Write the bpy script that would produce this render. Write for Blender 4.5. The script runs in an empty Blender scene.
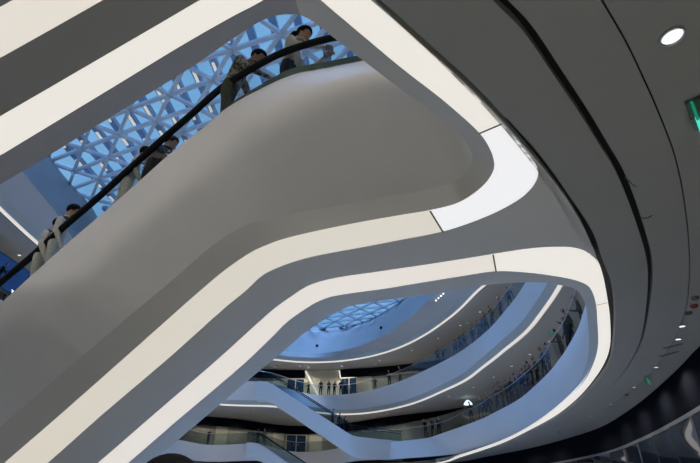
import bpy, bmesh, math, random
from mathutils import Vector, Matrix, Quaternion
random.seed(7)
S = bpy.context.scene
COL = S.collection
F = 467.0
TH = math.radians(30)
CT, ST = math.cos(TH), math.sin(TH)
EYE = 1.6                       # eye height above the ground floor
W = lambda x, y, z: Vector((x, y, z + EYE))   # heights below are measured from the eye

# ------------------------------------------------------------------ camera
cam = bpy.data.cameras.new('camera')
cam.sensor_width = 36.0
cam.lens = F / 700.0 * 36.0
cam.clip_end = 500
co = bpy.data.objects.new('camera', cam)
COL.objects.link(co)
co.location = (0, 0, EYE)
co.rotation_euler = (math.radians(90) + TH, 0, 0)
S.camera = co
S.view_settings.view_transform = 'Standard'
S.view_settings.look = 'None'
S.view_settings.gamma = 1
S.view_settings.exposure = 0.0
S.view_settings.use_curve_mapping = False

# ------------------------------------------------------------------ measuring helpers
def ray(px, py):
    X = (px - 350.0) / F
    Y = (231.5 - py) / F
    return X, Y * CT + ST, CT - Y * ST        # right, up, forward

def P(px, py, z):                              # where a sight line meets the level z
    X, up, fw = ray(px, py)
    s = z / up
    return W(X * s, fw * s, z)

DH = Vector((-.88, .47, 0)).normalized()       # heading of the near escalator going down
UH = Vector((DH.y, -DH.x, 0)) * 1.0
if UH.y < 0: UH = -UH
SL = math.tan(math.radians(30))
DD = (DH + Vector((0, 0, -SL)))

def sp(v, w=0.30):
    t = v / w
    if t > 30: return v
    if t < -30: return 0.0
    return w * math.log1p(math.exp(t))

def PI(px, py, h, w=0.30, sk=None):            # meets a landing at level h that turns into the 30 degree incline
    X, up, fw = ray(px, py)
    def g(s):
        x, y, z = X * s, fw * s, up * s
        a = x * DH.x + y * DH.y
        u = x * UH.x + y * UH.y
        k = (4.25 + max(0.0, u - 5.3) * .33) if sk is None else sk
        return z - (h - SL * sp(a - k, w))
    lo, hi = 0.2, 80.0
    for _ in range(60):
        m = (lo + hi) / 2
        if g(m) > 0: hi = m
        else: lo = m
    s = (lo + hi) / 2
    return W(X * s, fw * s, up * s)

def catmull(pts, k=5):
    n = len(pts)
    out = []
    for i in range(n - 1):
        p0 = pts[max(i - 1, 0)]; p1 = pts[i]; p2 = pts[i + 1]; p3 = pts[min(i + 2, n - 1)]
        def tj(a, b): return max((b - a).length, 1e-5) ** .5
        t0 = 0.0; t1 = t0 + (tj(p0, p1) if i > 0 else tj(p1, p2)); t2 = t1 + tj(p1, p2); t3 = t2 + (tj(p2, p3) if i + 2 < n else tj(p1, p2))
        if i == 0: p0 = p1 - (p2 - p1)
        if i + 2 >= n: p3 = p2 + (p2 - p1)
        for j in range(k):
            t = t1 + (t2 - t1) * j / k
            A1 = p0 * ((t1 - t) / (t1 - t0)) + p1 * ((t - t0) / (t1 - t0))
            A2 = p1 * ((t2 - t) / (t2 - t1)) + p2 * ((t - t1) / (t2 - t1))
            A3 = p2 * ((t3 - t) / (t3 - t2)) + p3 * ((t - t2) / (t3 - t2))
            B1 = A1 * ((t2 - t) / (t2 - t0)) + A2 * ((t - t0) / (t2 - t0))
            B2 = A2 * ((t3 - t) / (t3 - t1)) + A3 * ((t - t1) / (t3 - t1))
            out.append(B1 * ((t2 - t) / (t2 - t1)) + B2 * ((t - t1) / (t2 - t1)))
    out.append(pts[-1].copy())
    return out

def pchip(xs, ys):
    n = len(xs)
    h = [xs[i + 1] - xs[i] for i in range(n - 1)]
    d = [(ys[i + 1] - ys[i]) / h[i] for i in range(n - 1)]
    m = [d[0]] + [0] * (n - 2) + [d[-1]]
    for i in range(1, n - 1):
        if d[i - 1] * d[i] <= 0: m[i] = 0
        else:
            w1, w2 = 2 * h[i] + h[i - 1], h[i] + 2 * h[i - 1]
            m[i] = (w1 + w2) / (w1 / d[i - 1] + w2 / d[i])
    def f(x):
        i = 0
        while i < n - 2 and x > xs[i + 1]: i += 1
        t = (x - xs[i]) / h[i]
        return ((2*t**3 - 3*t*t + 1) * ys[i] + (t**3 - 2*t*t + t) * h[i] * m[i]
                + (-2*t**3 + 3*t*t) * ys[i + 1] + (t**3 - t*t) * h[i] * m[i + 1])
    return f

CX, CY = -5.0, 28.0
def ang(p): return math.degrees(math.atan2(p.y - CY, p.x - CX)) % 360
class Ring:                                    # a closed rim: radius by angle about the middle of the atrium
    def __init__(self, pts, z):
        a = sorted((ang(p), math.hypot(p.x - CX, p.y - CY)) for p in pts)
        b = [a[0]]
        for q in a[1:]:
            if q[0] - b[-1][0] > .4: b.append(q)
        ext = [(x - 360, r) for x, r in b[-3:]] + b + [(x + 360, r) for x, r in b[:3]]
        self.f = pchip([e[0] for e in ext], [e[1] for e in ext])
        self.z = z
    sm = True
    def r(self, a):
        if not self.sm: return self.f(a % 360)
        return sum(k * self.f((a + d) % 360) for d, k in ((-6, .1), (-3, .2), (0, .4), (3, .2), (6, .1)))
    def p(self, a, dr=0.0, dz=0.0):
        t = math.radians(a); r = self.r(a) + dr
        return W(CX + r * math.cos(t), CY + r * math.sin(t), self.z + dz)

def polar(lst): return [W(CX + r * math.cos(math.radians(a)), CY + r * math.sin(math.radians(a)), 0) for a, r in lst]

# ------------------------------------------------------------------ materials
def mat(name, col, rough=.5, metal=0.0, noise=0.04, scale=6.0, spec=.5, bump=0.0):
    m = bpy.data.materials.new(name); m.use_nodes = True
    nt = m.node_tree; b = nt.nodes['Principled BSDF']
    b.inputs['Roughness'].default_value = rough
    b.inputs['Metallic'].default_value = metal
    b.inputs['Specular IOR Level'].default_value = spec
    tc = nt.nodes.new('ShaderNodeTexCoord'); nz = nt.nodes.new('ShaderNodeTexNoise')
    nz.inputs['Scale'].default_value = scale; nz.inputs['Detail'].default_value = 4
    cr = nt.nodes.new('ShaderNodeValToRGB')
    cr.color_ramp.elements[0].position = .3; cr.color_ramp.elements[1].position = .7
    cr.color_ramp.elements[0].color = tuple(max(0, c * (1 - noise)) for c in col) + (1,)
    cr.color_ramp.elements[1].color = tuple(min(1, c * (1 + noise)) for c in col) + (1,)
    nt.links.new(tc.outputs['Object'], nz.inputs['Vector'])
    nt.links.new(nz.outputs['Fac'], cr.inputs['Fac'])
    nt.links.new(cr.outputs['Color'], b.inputs['Base Color'])
    if bump:
        bp = nt.nodes.new('ShaderNodeBump'); bp.inputs['Strength'].default_value = bump
        nt.links.new(nz.outputs['Fac'], bp.inputs['Height']); nt.links.new(bp.outputs['Normal'], b.inputs['Normal'])
    return m

def emit(name, col, strength, base=(.3, .3, .3)):
    m = bpy.data.materials.new(name); m.use_nodes = True
    b = m.node_tree.nodes['Principled BSDF']
    b.inputs['Base Color'].default_value = (*base, 1)
    b.inputs['Emission Color'].default_value = (*col, 1)
    b.inputs['Emission Strength'].default_value = strength
    b.inputs['Roughness'].default_value = .5
    b.inputs['Specular IOR Level'].default_value = .2
    return m

def glass(name, tint, refl=.08, fr=.5, rough=.02):
    m = bpy.data.materials.new(name); m.use_nodes = True
    nt = m.node_tree; nt.nodes.remove(nt.nodes['Principled BSDF'])
    out = nt.nodes['Material Output']
    tr = nt.nodes.new('ShaderNodeBsdfTransparent'); tr.inputs['Color'].default_value = (*tint, 1)
    gl = nt.nodes.new('ShaderNodeBsdfGlossy'); gl.inputs['Roughness'].default_value = rough
    lw = nt.nodes.new('ShaderNodeLayerWeight'); lw.inputs['Blend'].default_value = .25
    ma = nt.nodes.new('ShaderNodeMath'); ma.operation = 'MULTIPLY_ADD'
    ma.inputs[1].default_value = fr; ma.inputs[2].default_value = refl; ma.use_clamp = True
    mx = nt.nodes.new('ShaderNodeMixShader')
    nt.links.new(lw.outputs['Fresnel'], ma.inputs[0])
    nt.links.new(ma.outputs[0], mx.inputs['Fac'])
    nt.links.new(tr.outputs[0], mx.inputs[1]); nt.links.new(gl.outputs[0], mx.inputs[2])
    nt.links.new(mx.outputs[0], out.inputs['Surface'])
    return m

M = {}
M['white'] = mat('white_plaster', (.62, .61, .60), .55, noise=.03, scale=1.2, spec=.3)
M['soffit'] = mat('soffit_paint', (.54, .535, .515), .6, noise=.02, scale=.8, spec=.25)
M['band'] = mat('upper_band_paint', (.46, .46, .48), .45, noise=.02, scale=.6)
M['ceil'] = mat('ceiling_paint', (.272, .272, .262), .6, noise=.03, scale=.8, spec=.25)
M['fascia'] = mat('fascia_panel', (.74, .74, .77), .35, noise=.015, scale=.6, spec=.4)
M['gallery_ceil'] = mat('gallery_ceiling_paint', (.38, .37, .36), .6, noise=.03)
M['black'] = mat('black_recess', (.006, .006, .007), .8, noise=.1)
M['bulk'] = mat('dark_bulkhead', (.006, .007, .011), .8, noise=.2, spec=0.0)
M['rail'] = mat('black_rubber', (.006, .006, .006), .7, noise=.1, spec=.15)
M['steel'] = mat('brushed_steel', (.45, .47, .5), .3, .9)
M['frame'] = mat('grey_edge_trim', (.055, .065, .08), .4)
M['floor'] = mat('stone_floor', (.515, .485, .43), .3, noise=.08, scale=.5)
M['cream'] = mat('cream_wall', (.60, .56, .42), .6, noise=.05)
M['beige'] = mat('shop_wall', (.31, .30, .235), .6, noise=.2, scale=.6)
M['darkwall'] = mat('dark_wall', (.05, .055, .07), .5, noise=.2, scale=.6)
M['bar'] = mat('skylight_bar_paint', (.56, .62, .70), .45, noise=.03)
M['cove'] = mat('cove_paint', (.15, .155, .165), .6, noise=.02)
M['step'] = mat('escalator_step_metal', (.12, .12, .13), .45, .6)
M['shopglass'] = mat('dark_shop_glass', (.010, .014, .024), .03, noise=.3, spec=.7)
M['doorglass'] = mat('dark_door_glass', (.02, .04, .08), .05, noise=.3, spec=.6)
M['glass'] = glass('balustrade_glass', (.88, .91, .91), .03, .25)
M['farglass'] = glass('gallery_glass', (.66, .77, .84), .02, .12)
M['edge_glass'] = mat('green_glass_edge', (.05, .085, .07), .25)
M['strip'] = [emit('warm_light_panel', (1.0, .925, .78), .62), emit('neutral_light_panel', (1.0, .95, .87), .76),
              emit('cool_light_panel', (.97, .97, .98), .82), emit('pinkish_light_panel', (1.0, .92, .815), .70)]
M['farstrip'] = emit('gallery_light_panel', (1.0, .93, .82), .68)
M['lamp'] = emit('downlight_lens', (.95, .98, 1.0), 1.1)
M['smalllamp'] = emit('small_downlight_lens', (.95, .97, 1.0), 2.6)
M['gallerylamp'] = emit('gallery_downlight_lens', (1.0, .94, .82), 1.5)
M['spotlens'] = emit('spot_lens', (1.0, .97, .92), 1.5)
M['seam'] = mat('panel_seam', (.10, .08, .065), .6)
M['exit'] = emit('exit_green', (.02, .75, .42), .26, (.0, .1, .05))
M['exitbright'] = emit('exit_cyan', (.10, .95, .75), .8, (.0, .1, .05))
M['screen'] = emit('blue_screen', (.012, .075, .30), .38, (.02, .03, .08))
M['rooflamp'] = emit('roof_lamp_tube', (1.0, .92, .66), .55)
M['grey_plastic'] = mat('grey_plastic', (.16, .17, .17), .5)
M['red'] = mat('red_plastic', (.25, .06, .04), .5)

# ------------------------------------------------------------------ object helpers
def link(o, parent=None, loc=None):
    COL.objects.link(o)
    if parent is not None:
        o.parent = parent
        q = parent
        while q is not None:
            o.location = o.location - q.location; q = q.parent
    return o

def meshobj(name, verts, faces, m, parent=None, smooth=True, kind=None, slots=None, idx=None):
    vs = [Vector(v) for v in verts]
    c = Vector((0, 0, 0))
    if vs:
        lo = Vector((min(v.x for v in vs), min(v.y for v in vs), min(v.z for v in vs)))
        hi = Vector((max(v.x for v in vs), max(v.y for v in vs), max(v.z for v in vs)))
        c = (lo + hi) / 2; c.z = lo.z
    me = bpy.data.meshes.new(name)
    me.from_pydata([v - c for v in vs], [], faces)
    for mm in (slots or [m]): me.materials.append(mm)
    if idx: me.polygons.foreach_set('material_index', idx)
    if smooth: me.polygons.foreach_set('use_smooth', [True] * len(me.polygons))
    me.update()
    o = bpy.data.objects.new(name, me)
    o.location = c
    link(o, parent)
    if kind: o['kind'] = kind
    return o

def tag(o, label, cat, group=None, kind=None):
    o['label'] = label; o['category'] = cat
    if group: o['group'] = group
    if kind: o['kind'] = kind
    return o

def thing(name, label, cat, loc, group=None, rz=0.0):
    o = bpy.data.objects.new(name, None)
    o.empty_display_size = .2
    o.location = loc; o.rotation_euler = (0, 0, rz)
    COL.objects.link(o)
    return tag(o, label, cat, group)

def copy_tree(o):
    c = o.copy(); COL.objects.link(c)
    for ch in list(o.children):
        d = ch.copy(); COL.objects.link(d); d.parent = c
        for g in list(ch.children):
            e = g.copy(); COL.objects.link(e); e.parent = d
    return c

class MB:
    def __init__(s): s.v = []; s.f = []
    def add(s, v, f):
        b = len(s.v); s.v += [Vector(x) for x in v]; s.f += [tuple(i + b for i in q) for q in f]
    def grid(s, rails, close=False):
        n = len(rails[0]); v = [p for r in rails for p in r]; f = []
        for i in range(len(rails) - 1):
            for j in range(n - 1 + (1 if close else 0)):
                k = (j + 1) % n
                f.append((i * n + j, i * n + k, (i + 1) * n + k, (i + 1) * n + j))
        s.add(v, f)
    def box(s, c, sx, sy, sz, ax=None):        # c centre; ax = (X, Y, Z) axes
        X, Y, Z = ax or (Vector((1, 0, 0)), Vector((0, 1, 0)), Vector((0, 0, 1)))
        v = [c + X * (sx / 2 * a) + Y * (sy / 2 * b) + Z * (sz / 2 * d) for a in (-1, 1) for b in (-1, 1) for d in (-1, 1)]
        s.add(v, [(0, 1, 3, 2), (4, 6, 7, 5), (0, 4, 5, 1), (2, 3, 7, 6), (0, 2, 6, 4), (1, 5, 7, 3)])
    def bar(s, a, b, w, h, up=Vector((0, 0, 1))):
        d = (b - a)
        if d.length < 1e-6: return
        X = d.normalized(); Y = up.cross(X)
        if Y.length < 1e-4: Y = Vector((1, 0, 0))
        Y.normalize(); Z = X.cross(Y)
        s.box((a + b) / 2, d.length, w, h, (X, Y, Z))
    def tube(s, pts, rad, n=8, cap=True):
        rs = rad if isinstance(rad, (list, tuple)) else [rad] * len(pts)
        rings = []; prev = None
        for i, p in enumerate(pts):
            d = (pts[min(i + 1, len(pts) - 1)] - pts[max(i - 1, 0)])
            d = d.normalized() if d.length > 1e-8 else Vector((0, 0, 1))
            if prev is None:
                a = d.cross(Vector((0, 0, 1)))
                if a.length < .05: a = d.cross(Vector((1, 0, 0)))
            else:
                a = prev - d * prev.dot(d)
            a.normalize(); prev = a; b = d.cross(a)
            rings.append([p + (a * math.cos(2 * math.pi * k / n) + b * math.sin(2 * math.pi * k / n)) * rs[i] for k in range(n)])
        base = len(s.v); s.grid(rings, True)
        if cap:
            s.f.append(tuple(base + k for k in range(n)))
            s.f.append(tuple(base + (len(pts) - 1) * n + k for k in reversed(range(n))))
    def ell(s, c, rx, ry, rz, n=14, m=9):
        v = []; f = []
        for i in range(m + 1):
            t = math.pi * i / m
            for j in range(n):
                u = 2 * math.pi * j / n
                v.append(c + Vector((rx * math.sin(t) * math.cos(u), ry * math.sin(t) * math.sin(u), rz * math.cos(t))))
        for i in range(m):
            for j in range(n):
                k = (j + 1) % n
                f.append((i * n + j, (i + 1) * n + j, (i + 1) * n + k, i * n + k))
        s.add(v, f)
    def build(s, name, m, parent=None, smooth=True, kind=None):
        return meshobj(name, s.v, s.f, m, parent, smooth, kind)

def lerp_rails(a, b, t): return [p.lerp(q, t) for p, q in zip(a, b)]
def loft(name, rails, m, parent=None, kind=None, smooth=True):
    mb = MB(); mb.grid(rails); return mb.build(name, m, parent, smooth, kind)

def slab(name, rails, m, depth, parent=None, kind=None):   # a lofted sheet given thickness upwards
    mb = MB(); mb.grid(rails)
    up = [[p + Vector((0, 0, depth)) for p in r] for r in rails]
    mb.grid(up[::-1])
    mb.grid([rails[0], up[0]]); mb.grid([rails[-1], up[-1]])
    mb.grid([[r[0] for r in rails], [r[0] for r in up]]); mb.grid([[r[-1] for r in rails], [r[-1] for r in up]])
    return mb.build(name, m, parent, False, kind)

WN = 700; WD = 420
HC, L1, C1, L2, C2, L3, SK = 3.3, 5.2, 8.6, 10.6, 14.0, 15.1, 19.5
DECK = -.55

# ------------------------------------------------------------------ near escalator, its soffit and the rim of the opening
CR = [  # near (camera) side: wall top, crease, fascia, strip outer, strip inner
 ((-60,355),(-40,380),(0,427),(20,449.4),(47.6,463)),
 ((0,304),(25,324),(67,369),(70,406),(100,416.5)),
 ((62,248),(90,265),(133,313),(136.6,347),(171,356)),
 ((110,207),(130,229),(175,278),(198,292.6),(225,307.7)),
 ((140,180.5),(160,204),(205,251.5),(225,270),(246,290.5)),
 ((165,158),(185,183),(228,235),(250,252.8),(263,275)),
 ((188,139.5),(210,164),(250,223.5),(264,246),(278,267.5)),
 ((206,125.5),(235,145.5),(275,217.5),(280,240),(293,262)),
 ((228,107),(260,127),(300,212.6),(300,234.6),(312.7,256.5)),
 ((262,88),(290,108),(345,204),(355,223),(365,246.7)),
 ((293,74.5),(318,94),(385,197),(400,215),(405,239)),
 ((322,69),(345,83),(418,191.5),(430,210),(443,231.4)),
 ((345,64.5),(365,77.5),(441,186),(456,203.5),(475,221)),
 ((362,61),(382,73.5),(457.6,179.5),(475,192.5),(505,207.6)),
 ((378,56),(398,71),(467.6,170),(488,180),(524,195.5)),
 ((395,51),(412,70),(472.3,159),(494,168),(535,183)),
 ((412,46),(425,68),(470,147.7),(493,157),(538,170)),
 ((425,38),(432,62),(461,135),(487,143.5),(524,148)),
 ((425,25),(430,52),(452,126),(479,132.6),(501.5,123)),
 ((400,0),(410,25),(425,106),(445,101.8),(466,85.5)),
 ((375,-30),(385,0),(400,88.5),(402.8,69),(430,52.5)),
 ((345,-50),(355,-20),(362.7,60),(365,37.5),(395,21)),
 (None,None,(331,35.5),(335,12.3),(365,-5)),
 (None,None,(312,21),(310,-8),(335,-30)),
 (None,None,(300,15.2),(291,-16),(303,-50)),
 (None,None,(280,15),(272,-5),(265,-36)),
 (None,None,(262,20.7),(255,4.8),(235,-19)),
 (None,None,(241.5,33),(233,16.2),(200,0)),
 (None,None,(194,65.5),(185,43.5),(165,20.5)),
 (None,None,(121,110.7),(115,86),(95,61.2)),
 (None,None,(74,140),(60,119.3),(40,93.2)),
 (None,None,(23,171),(0,155.6),(-15,125)),
 (None,None,(-40,208),(-60,192),(-80,163)),
 (None,None,(-100,245),(-120,228),(-140,198)),
]
EXT = 3.4
def rail_from(col, h):
    out = []
    for i, r in enumerate(CR):
        if r[col] is None:
            b = P(*r[2], HC + .3)
            nxt = {1: .15, 0: .35}[col]
            out.append(b + Vector((0, 0, nxt)))
        elif i < 9: out.append(PI(*r[col], h))
        else: out.append(PI(*r[col], h) if i < 12 else P(*r[col], h))
    e = out[0] + DD * EXT
    return [e] + out
top_c, crease_c, fas_c, so_c, si_c = (rail_from(c, h) for c, h in ((0, 5.5), (1, 4.5), (2, HC + .3), (3, HC), (4, HC)))
K = 5
TOP, CRE, FAS, SO, SI = (catmull(r, K) for r in (top_c, crease_c, fas_c, so_c, si_c))
ix = lambda row: (row + 1) * K          # index in the smoothed rails of a row of CR

DR = [  # far side: strip upper, strip lower, fascia
 ((97.8,463),(128,463),(163,452.6)),
 ((150,417.8),(175,422.4),(215,408.6)),
 ((221.5,356),(245,362.8),(258,372)),
 ((255,325.5),(273,336),(285,350)),
 ((275.4,307.7),(287.6,321.5),(300,336.5)),
 ((292.6,295.5),(307.7,307.4),(313,327)),
 ((303,288.5),(317,302),(327.7,316)),
 ((313,283.8),(329,297.3),(345,308)),
 ((332.7,278.4),(343,294.4),(365,303)),
 ((380,271.3),(385,288.6),(395,299)),
 ((425,264.7),(425,282),(430,294.3)),
 ((470,257.7),(465,275.6),(468,287.5)),
 ((493,253.9),(496,271.2),(500,283.6)),
 ((530,248.4),(530,272.8),(526,282.4)),
 ((555,246.8),(552,275.6),(545,282.8)),
 ((572,247.3),(563,277.5),(560,285)),
 ((584,250.5),(572,279.3),(573,288)),
 ((592,255.5),(580,281.7),(581,294)),
 ((598,263),(588,285.8),(584.5,301)),
 ((602,272),(592.5,292.5),(586.3,308)),
 ((608,302),(596,304.5),(587.3,316)),
 ((610,318),(597.3,320),(588.3,327)),
 ((610,346),(598,346),(589,346)),
 ((605,362),(594,362),(586.5,364)),
 ((595,378),(585,380),(577.7,383)),
 ((577.7,398),(570,396.4),(562.6,402)),
 ((555,416),(550,413.4),(537.6,421)),
 ((525,432.3),(525,430),(520,431.2)),
 ((500,444),(500,442),(500,440.5)),
 ((460,457.3),(460,455.4),(460,453.6)),
]
def drail(col, h):
    out = [PI(*r[col], h) if i < 13 else P(*r[col], h) for i, r in enumerate(DR)]
    return [out[0] + DD * EXT] + out
du_c, dl_c, df_c = drail(0, HC), drail(1, HC), drail(2, HC + .3)
du_c += [W(9.0, 52.6, HC), W(3.2, 60, HC), W(-6, 64.8, HC), W(-14, 60, HC), W(-20.2, 47, HC), W(-21.6, 30, HC)]
dl_c += [W(8.4, 52.3, HC), W(2.9, 59.5, HC), W(-6, 64.2, HC), W(-13.7, 59.5, HC), W(-19.7, 46.7, HC), W(-21.1, 30, HC)]
df_c += [W(8.1, 52.1, HC + .3), W(2.7, 59.2, HC + .3), W(-6, 63.9, HC + .3), W(-13.5, 59.2, HC + .3), W(-19.4, 46.5, HC + .3), W(-20.8, 30, HC + .3)]
DU, DL, DF = (catmull(r, K) for r in (du_c, dl_c, df_c))

near = thing('escalator', 'large white clad escalator rising overhead with smooth flared side and glowing edges', 'escalator', PI(150, 400, HC) * 1.0)
near.location.z = 0
bpy.context.view_layer.update()
iC = ix(21)
wall_r = [FAS[:iC + 1]]
for t in (.2, .4, .6, .78, .9): wall_r.append(lerp_rails(FAS, CRE, t)[:iC + 1])
def blend(t):     # rounded shoulder between flared underside and upright parapet
    q = []
    for a, b, c in zip(FAS, CRE, TOP):
        p0 = a.lerp(b, .78); p2 = b.lerp(c, .35)
        q.append(p0 * (1 - t) ** 2 + b * (2 * t * (1 - t)) + p2 * t * t)
    return q[:iC + 1]
wall_r = [FAS[:iC + 1]] + [lerp_rails(FAS, CRE, t)[:iC + 1] for t in (.25, .5)] + [blend(t) for t in (0, .2, .4, .6, .8, 1)] + [lerp_rails(CRE, TOP, t)[:iC + 1] for t in (.6, .8, 1)]
side = loft('side_cladding', wall_r, M['white'], near)
i12 = ix(11)
iE = ix(24)
loft('edge_fascia', [FAS[:iE + 1], SO[:iE + 1]], M['soffit'], near)
# parapet capping, inner face of the near parapet
inn = [p + UH * .18 for p in TOP[:i12 + 21]]
inn_lo = [p + Vector((0, 0, DECK - .02)) for p in inn]
loft('parapet_cap', [TOP[:i12 + 21], inn, inn_lo], M['white'], near, smooth=False)
far_top = [p + UH * 2.6 for p in TOP[:i12 + 21]]
far_in = [p - UH * .18 for p in far_top]
# deck: landing plate and stepped flight between the parapets
deck = MB()
land = [(a, b) for a, b in zip([p + Vector((0, 0, DECK)) for p in inn], [p + Vector((0, 0, DECK)) for p in far_in])]
flat = [q for q in land if q[0].z > 5.5 + DECK + EYE - .32]
deck.grid([[q[0] for q in flat], [q[1] for q in flat]])
deck.build('landing_plate', M['steel'], near, False)
stp = MB()
a0, b0 = flat[0]
n = 0
while b0.z - n * .2 > .25 and n < 34:
    c0 = a0 + Vector((0, 0, -.2 * n)) + DH * (.2 / SL) * n
    c1 = b0 + Vector((0, 0, -.2 * n)) + DH * (.2 / SL) * n
    d0, d1 = c0 + DH * (.2 / SL), c1 + DH * (.2 / SL)
    e = Vector((0, 0, -.2))
    stp.add([c0 + e, c1 + e, d1 + e, d0 + e, c0, c1], [(0, 1, 2, 3), (0, 1, 5, 4)])
    n += 1
stp.build('steps', M['step'], near, False)
n2 = min(len(far_top), ix(13))
DFe = DF[:n2]
loft('side_cladding', [DFe, lerp_rails(DFe, far_top[:n2], .5), far_top[:n2]], M['white'], near)
loft('parapet_cap', [far_top[:n2], far_in[:n2], [p + Vector((0, 0, DECK - .02)) for p in far_in[:n2]]], M['white'], near, smooth=False)
kD = 13
jS = (12 + 1) * K
loft('soffit', [SI[:jS + 1], lerp_rails(SI, DU, .5)[:jS + 1], DU[:jS + 1]], M['soffit'], near)
loft('edge_fascia', [DL[:(18 + 1) * K + 1], DF[:(18 + 1) * K + 1]], M['soffit'], near)
loft('trim_13', [DL[(18 + 1) * K:], DF[(18 + 1) * K:]], M['soffit'], kind='structure')
# balustrade
HR = [(-90,366),(-60,338),(0,283),(30,257.8),(62.6,228),(95,200.3),(120,177.6),(159,142.3),(193,113),(220.7,88.5),(245,72.8),(276,55.5),(304,45.2),(333,37.6),(365,31),(392,24)]
hr_c = [PI(*q, 6.4) for q in HR]
hr_c = [hr_c[0] + DD * 2.4] + hr_c
HRS = catmull(hr_c, 5)
mb = MB(); mb.tube(HRS, .058, 10); mb.build('handrail', M['rail'], near)
def by_s(rail, s):
    for a, b in zip(rail, rail[1:]):
        sa, sb = a.dot(DH), b.dot(DH)
        if (sa - s) * (sb - s) <= 0 and abs(sa - sb) > 1e-6: return a.lerp(b, (s - sa) / (sb - sa))
    return min(rail, key=lambda p: abs(p.dot(DH) - s))
TG = [p + UH * .05 for p in TOP[:ix(15)]]
gl_lo = [by_s(TG, p.dot(DH)) for p in HRS]
gl_hi = [p + Vector((0, 0, -.02)) for p in HRS]
nn = next((i for i, p in enumerate(gl_lo) if i and (gl_lo[i] - gl_lo[i - 1]).length < 1e-5 and i > 10), len(HRS))
loft('balustrade_glass', [gl_lo[:nn], gl_hi[:nn]], M['glass'], near)
iS = ix(8)
sh_lo = TOP[iS:ix(14)]
hh = [min(.13, .02 + .012 * k) for k in range(len(sh_lo))]
sh_up = [p + Vector((0, 0, h)) for p, h in zip(sh_lo, hh)]
loft('glass_shoe', [[p - UH * .01 for p in sh_lo], [p - UH * .01 for p in sh_up], [p + UH * .1 for p in sh_up]], M['edge_glass'], near, smooth=False)
# far-side handrail and glass of the same escalator
fh = [p + UH * 2.5 for p in HRS]
mb = MB(); mb.tube(fh, .05, 8); mb.build('handrail', M['rail'], near)

# rim of the opening beyond the escalator (near side of the hall, over the camera)
M['rim'] = mat('shaded_rim_paint', (.33, .335, .36), .6, noise=.02)  # soffit paint darkened: the rim's shade is put into its colour
loft('trim_1', [FAS[iE:], SO[iE:]], M['rim'], kind='structure')
loft('trim_2', [TOP[iC:], CRE[iC:], FAS[iC:]], M['white'], kind='structure')

# ------------------------------------------------------------------ ceilings over the camera
def w2(px, py): return P(px, py, HC)
J1 = [(375,0),(420,40),(475,90),(505,122.3),(538,159),(565,196),(589,232),(599,259),(609,285),(613,313),(611.5,346),(608,364),(598,379.5),(581,398.5),(559,415.5),(527,433.5),(500,444.8),(460,458)]
K2 = [(500,0),(525,25.5),(557.6,72.7),(586.5,116),(604,145),(620,172),(641.6,229.5),(650,265),(648,305),(639,346),(618,380),(600,397),(583,411),(560,425),(540,434),(512,445),(485,453.5),(450,461.5)]
K3 = [(602,0),(616,24),(629,47.6),(660,116),(677,164),(688,232),(689,285),(684,315),(674,340),(655,368),(634,388),(612,404),(590,416),(570,426),(545,436),(515,446.5),(487,454),(452,462)]
BTW = [(6.9,-.5),(7.0,2),(7.2,4),(7.5,6.3),(7.8,8.2),(8.2,9.8),(700,346),(680,366.5),(657,388),(632,408),(601,427),(575,436),(551,443),(525,449.3),(505,453.2),(484,457.3),(465,461),(440,464)]
j1 = [w2(330,-38)] + [w2(*q) for q in J1]
k2 = [w2(455,-50)] + [w2(*q) for q in K2]
k3 = [w2(570,-60)] + [w2(*q) for q in K3]
bt = [W(6.8, -2.4, HC)] + [W(*q, HC) if q[0] < 60 else w2(*q) for q in BTW]
j1, k2, k3, bt = (catmull(r, 5) for r in (j1, k2, k3, bt))
def offs(r, d):
    out = []
    for i, p in enumerate(r):
        t = r[min(i + 1, len(r) - 1)] - r[max(i - 1, 0)]
        t.z = 0; nrm = Vector((t.y, -t.x, 0)).normalized()
        dd = d[i] if isinstance(d, list) else d
        out.append(p + nrm * dd)
    return out
N = len(k2)
g2 = [.037 * max(0.05, min(1, (58 - i) / 16)) for i in range(N)]
g1 = [.022 if i < 20 else .035 for i in range(N)]
g3 = [.007] * N
k2a, k2b = offs(k2, [-g for g in g2]), offs(k2, g2)
j1a, j1b = offs(j1, -.03), offs(j1, [1.2 * g for g in g1])
k3a, k3b = offs(k3, [-g for g in g3]), offs(k3, g3)
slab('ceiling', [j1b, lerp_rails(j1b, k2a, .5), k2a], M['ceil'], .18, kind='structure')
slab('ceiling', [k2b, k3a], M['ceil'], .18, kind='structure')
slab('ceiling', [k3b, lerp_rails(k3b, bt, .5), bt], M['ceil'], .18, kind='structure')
for a, b in ((k2a, k2b), (k3a, k3b), (j1a, j1b)):
    up = Vector((0, 0, .12))
    loft('trim_3', [[p + up for p in offs(a, -.05)], [p + up for p in offs(b, .05)]], M['black'], kind='structure')
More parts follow.
